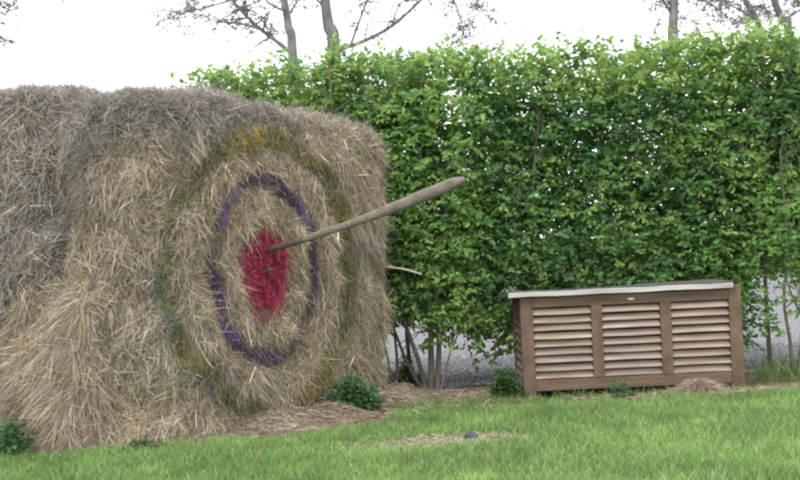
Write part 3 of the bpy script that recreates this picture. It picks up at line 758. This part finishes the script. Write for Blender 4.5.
def litter(name, label, cnt, fx, cols, l0, l1, cat='straw', hmax=.03, mound=None):
    X, Y = fx(cnt); k = ~in_poly_bale(X, Y); X, Y = X[k], Y[k]; n = len(X); m = MB()
    D = nrm(np.c_[rng.normal(0, 1, n), rng.normal(0, 1, n), rng.normal(.02, .10, n)])
    C = np.array(cols)[rng.integers(0, len(cols), n)] * rng.uniform(.8, 1.2, (n, 1))
    zz = .012 + rng.uniform(0, hmax, n) * (.5 + .5 * vnoise(np.c_[X, Y], .2, 31))
    blades(m, np.c_[X, Y, zz], D, rng.uniform(l0, l1, n), rng.uniform(.004, .009, n), C, np.c_[rng.normal(0, .15, (n, 2)), np.zeros(n)])
    if mound:
        V = m.v[-1]; V[:, 2] += mound(V[:, 0], V[:, 1])
        gx, gy = np.meshgrid(np.linspace(-2.6, .5, 90), np.linspace(8.7, 11.8, 90), indexing='ij'); gx = gx.ravel(); gy = gy.ravel(); gzz = mound(gx, gy) - .006
        ii = np.arange(89)[:, None]; jj = np.arange(89)[None, :]
        f = np.stack([ii * 90 + jj, (ii + 1) * 90 + jj, (ii + 1) * 90 + jj + 1, ii * 90 + jj + 1], -1).reshape(-1, 4)
        f = f[gzz[f].min(1) > .008]; m.add(np.c_[gx, gy, gzz], f, (.24, .18, .135))
    m.v[0][:, 2] = np.maximum(m.v[0][:, 2], .013)
    tag(m.build(name, M_straw), label, cat, kind='stuff')
def mound_z(X, Y):
    d = np.maximum((X + .13) * -.80 + (Y - 11.40) * .59, 0) * 0 + ((C1[0] - X) * -FN[0] + (C1[1] - Y) * -FN[1])
    along = (X - C1[0]) * FT[0] + (Y - C1[1]) * FT[1]
    return (.11 + .05 * vnoise(np.c_[X, Y], .3, 88)) * np.exp(-(np.maximum(d, 0) / .42) ** 2) * np.clip((along - .3) / .7, 0, 1) * np.clip((3.3 - along) / .5, 0, 1)
def f1(c):
    t = rng.random(c) ** 1.0; X = -2.9 + 3.4 * t; base = np.interp(X, [-2.9, -1.9, -.13, .5], [9.2, 9.0, 11.35, 11.5]); w_ = np.interp(X, [-2.9, -1.9, -1.2, -.5, .5], [.10, .22, .55, .95, 1.0])
    Y = base + .05 - np.abs(rng.normal(0, .55, c)) * w_; return X, Y
RED = [(.34, .27, .195), (.27, .205, .15), (.42, .345, .26), (.22, .17, .125), (.50, .43, .33)]
litter('straw_litter', 'reddish tan chaff and broken straw strewn along the foot of the painted bale', 20000, f1, np.array(RED) * .85, .03, .13, hmax=.06, mound=mound_z)
litter('straw_litter', 'pale straw scraps strewn in the strip between bale and box', 5000, lambda c: (rng.uniform(-.4, 1.15, c), rng.normal(10.95, .30, c)), RED + [(.45, .38, .27)], .03, .12, hmax=.05)
litter('straw_litter', 'thin scatter of dry straw on the bare patch in the lawn', 5200, lambda c: (rng.normal(.28, .38, c), rng.normal(8.72, .13, c)), RED + [(.46, .42, .34)], .02, .08, hmax=.02)
litter('straw_litter', 'dry stalks strewn along the ground in front of the louvred box', 2200, lambda c: (rng.uniform(1.5, 4.4, c), 10.72 + rng.normal(0, .10, c)), RED + [(.45, .40, .30)], .03, .13, hmax=.04)
# tuft of dead straw in front of the right panel
c0 = at(700, 402, 10.66); c0[2] = 0; e = empty('straw_tuft', tuple(c0), 'small mound of dead straw in front of the right panel of the louvred box', 'straw tuft')
n = 3200; a = rng.uniform(0, 6.28, n); r = np.abs(rng.normal(0, .5, n)); P = np.c_[c0[0] + np.cos(a) * r * .30, c0[1] + np.sin(a) * r * .12, .02 + .13 * np.exp(-r * r * 2) * rng.random(n)]
D = nrm(np.c_[np.cos(a), np.sin(a) * .7, rng.normal(.25, .3, n)]); m = MB()
blades(m, P, D, rng.uniform(.05, .13, n), rng.uniform(.002, .005, n), np.array(RED + [(.5, .43, .32)])[rng.integers(0, 6, n)], np.c_[np.zeros((n, 2)), -rng.uniform(.2, .7, n)], nseg=3)
m.v[-1][:, 2] = np.maximum(m.v[-1][:, 2], .012); m.build('straw', M_straw, e)
# small dark lump on the bare patch
g0 = ground_at(472, 441); m = MB(); nu, nv = 12, 8; V = []
for j in range(nv + 1):
    ph = math.pi * j / nv
    for i in range(nu):
        th = 2 * math.pi * i / nu; k = 1 + .16 * math.sin(3 * th + j) + .1 * math.cos(5 * th - j * 2)
        V.append((g0[0] + .052 * k * math.sin(ph) * math.cos(th) - .022 * math.cos(ph), g0[1] + .035 * k * math.sin(ph) * math.sin(th), .034 + .036 * math.cos(ph) * k))
m.add(V, np.array([(j * nu + i, (j + 1) * nu + i, (j + 1) * nu + (i + 1) % nu, j * nu + (i + 1) % nu) for j in range(nv) for i in range(nu)]), (.055, .068, .08))
tag(m.build('stone', M_stone, smooth=True, loc=tuple(g0)), 'small dark bluish grey lump lying by the bare patch in the lawn', 'stone')
# loose gravel stones near the hedge gap
n = 12000; X = rng.uniform(-.5, 6.5, n); Y = 12.15 + rng.exponential(1.8, n); s = rng.uniform(.008, .024, n); m = MB()
o8 = np.array([(1, 0, 0), (0, 1, 0), (-1, 0, 0), (0, -1, 0), (0, 0, .8), (0, 0, -.3)], float)
V = np.c_[X, Y, np.full(n, .014)][:, None] + o8[None] * s[:, None, None] * rng.uniform(.6, 1.3, (n, 6, 1))
tri = np.array([(0, 1, 4), (1, 2, 4), (2, 3, 4), (3, 0, 4), (1, 0, 5), (2, 1, 5), (3, 2, 5), (0, 3, 5)])
m.add(V.reshape(-1, 3), (np.arange(n)[:, None, None] * 6 + tri[None]).reshape(-1, 3), np.repeat(np.array((.22, .215, .225)) * rng.uniform(.5, 1.9, (n, 1)), 6, axis=0))
tag(m.build('gravel_stones', M_stone), 'loose pale grey gravel lying behind the hedge stems', 'gravel', kind='stuff')

# ------------------------------------------------------------------ trees behind the hedge
TB_C = (.19, .175, .17); TLEAF = np.array([(.20, .21, .17), (.23, .24, .18), (.17, .175, .16), (.25, .24, .20)])  # far twigs and leaves greyed and paled: lens glare put into their colours
def tree(label, trunks, limbs, Y, Htop, upper=14, leafn=1.0, lsize=(.035, .068), spread=2.4):
    b = at(trunks[0][0][0][0], trunks[0][0][0][1], Y); base = np.array((b[0] + .02, Y, 0.))
    e = empty('tree', tuple(base), label, 'tree'); mt = MB(); LP, LD = [], []
    def twigs(path, r, k, ln, gen=0):
        for i in range(int(k * (1.5 if gen == 0 else 1))):
            a = path[rng.integers(len(path) // 4, len(path))]
            d = nrm(np.array((rng.normal(0, 1), rng.normal(0, .8), rng.normal(.25, .6)))); l = ln * rng.uniform(.4, 1.2)
            pts = curve_pts([a, a + d * l * .5 + rng.normal(0, .06, 3) * l, a + d * l + np.array((0, 0, -.08 * l))], 6)
            tube(mt, pts, np.linspace(max(r * .5, .006), .003, 6), TB_C, 4, cap=False)
            if gen < 1: twigs(pts, r * .5, 5, ln * .55, gen + 1)
            else: pass
            nl = int(rng.integers(0, 5) * leafn) if rng.random() < .75 else 0
            for _ in range(nl):
                t = pts[rng.integers(1, 6)]; LP.append(t + rng.normal(0, .008, 3)); LD.append(rng.normal(0, 1, 3) + np.array((0, 0, -.4)))
    tops = []
    for lst, r0, r1 in trunks:
        pp = [at(a, b_, Y) for a, b_ in lst]
        if lst is trunks[0][0]: pp = [base] + pp
        d = nrm(pp[-1] - pp[-2]); hh = max(Htop - pp[-1][2], .5)
        pp = pp + [pp[-1] + d * hh * .5 + rng.normal(0, .12, 3), pp[-1] + d * hh + rng.normal(0, .3, 3)]
        cp = curve_pts(pp, 34); rad = np.linspace(r0, r1, 34); rad[cp[:, 2] < 1] *= 1.15
        tube(mt, cp, rad, TB_C, 10); tops.append(cp)
    zf = 6.9 * Y / 24
    for i in range(upper):
        cp = tops[rng.integers(len(tops))]; c_ = cp[cp[:, 2] > zf - .2]
        if len(c_) < 2: continue
        a = c_[rng.integers(0, len(c_))]; th = rng.uniform(0, 6.28); l = spread * rng.uniform(.5, 1.1) * (1 - .5 * (a[2] - zf) / max(Htop - zf, 1))
        ee = a + np.array((math.cos(th) * l, math.sin(th) * l, l * rng.uniform(.3, .9))); path = curve_pts([a, (a + ee) / 2 + rng.normal(0, .15, 3) + np.array((0, 0, -.1)), ee], 9)
        tube(mt, path, np.linspace(.05, .012, 9), TB_C, 6); twigs(path, .02, 9, .8)
    for lst, r0, r1, kt, ln, dy in limbs:
        path = curve_pts([at(a, b_, Y + dy * i / max(len(lst) - 1, 1)) for i, (a, b_) in enumerate(lst)], 12)
        tube(mt, path, np.linspace(r0, r1, 12), TB_C, 6); twigs(path, r1 * 1.6, kt, ln)
    mt.build('trunk', M_bark, e)
    ml = MB(); LP = np.array(LP); LD = np.array(LD); k = len(LP); ll = rng.uniform(*lsize, k)
    leaves(ml, LP, LD, rng.normal(0, 1, (k, 3)), ll, ll * .75, TLEAF[rng.integers(0, 4, k)] * rng.uniform(.8, 1.2, (k, 1)))
    ml.build('crown', M_leaf, e); return e
tree('leaning grey tree above the bale, leftmost of the bare-trunked trees seen over the hedge', [([(293, 60), (289, 30), (284, 0)], .115, .05)],
     [([(290, 52), (272, 38), (252, 22), (232, 0), (218, -18)], .05, .025, 22, .75, .3), ([(262, 30), (243, 24), (216, 21), (190, 10)], .028, .01, 12, .6, -.4),
      ([(232, 0), (205, 8), (180, 14), (160, 22)], .02, .008, 22, .7, .6), ([(287, 12), (270, 4), (258, -10)], .03, .012, 6, .6, .2), ([(286, 20), (302, -6)], .03, .012, 6, .5, 0)], 24.0, 10.5, 12)
tree('thick grey trunk behind the hedge with a long limb reaching right, left of picture', [([(335, 60), (329, 28), (325, -2)], .165, .07)],
     [([(337, 50), (362, 42), (392, 26), (421, 0), (440, -18)], .05, .02, 9, .6, .3), ([(350, 47), (358, 25), (367, 0), (372, -16)], .03, .015, 8, .6, -.3),
      ([(392, 26), (398, 8), (412, -8)], .02, .01, 5, .5, 0), ([(440, -18), (455, 4), (462, 24), (466, 44)], .02, .006, 22, .62, .3), ([(446, -20), (474, 2), (488, 18)], .018, .006, 16, .5, -.3),
      ([(326, 8), (310, -6)], .03, .015, 4, .6, 0)], 24.5, 11, 12)
tree('straight grey tree with a small fork, standing alone over the right part of the hedge', [([(674, 56), (673, 25), (674, -4)], .135, .06)],
     [([(672, 14), (665, 4), (658, -8)], .04, .02, 5, .5, 0), ([(675, 10), (690, 22), (694, 40)], .012, .005, 9, .45, .3), ([(660, -10), (655, 10), (657, 36)], .01, .005, 8, .4, .3),
      ([(680, -10), (705, 2), (722, 12), (738, 30)], .022, .008, 26, .65, -.3)], 25.0, 11, 10)
tree('tree with dark leaning trunks and fine leafy twigs at the top right corner', [([(790, 48), (782, 20), (774, 0)], .11, .05), ([(768, 50), (757, 22), (745, 0)], .075, .04)],
     [([(757, 22), (740, 10), (720, 2), (700, -6)], .02, .008, 26, .7, .3), ([(782, 22), (800, 10), (822, -4)], .03, .012, 18, .7, .2), ([(770, 5), (760, 12), (742, 24)], .012, .005, 16, .55, -.3),
      ([(762, 0), (768, 14), (775, 34)], .014, .006, 10, .5, .2)], 26.0, 11, 14, leafn=1.1)
tree('thin leafy tree reaching in at the far top left corner above the grey bale', [([(-62, 60), (-66, 25), (-70, 0)], .11, .05)],
     [([(-66, 20), (-40, 4), (-14, 0), (10, 10)], .03, .008, 20, .55, .3), ([(-68, 10), (-30, -20), (10, -16), (40, -4)], .03, .006, 14, .5, .3), ([(-64, 40), (-40, 30), (-15, 36), (6, 44)], .025, .006, 14, .5, -.3)], 23.0, 10, 10)
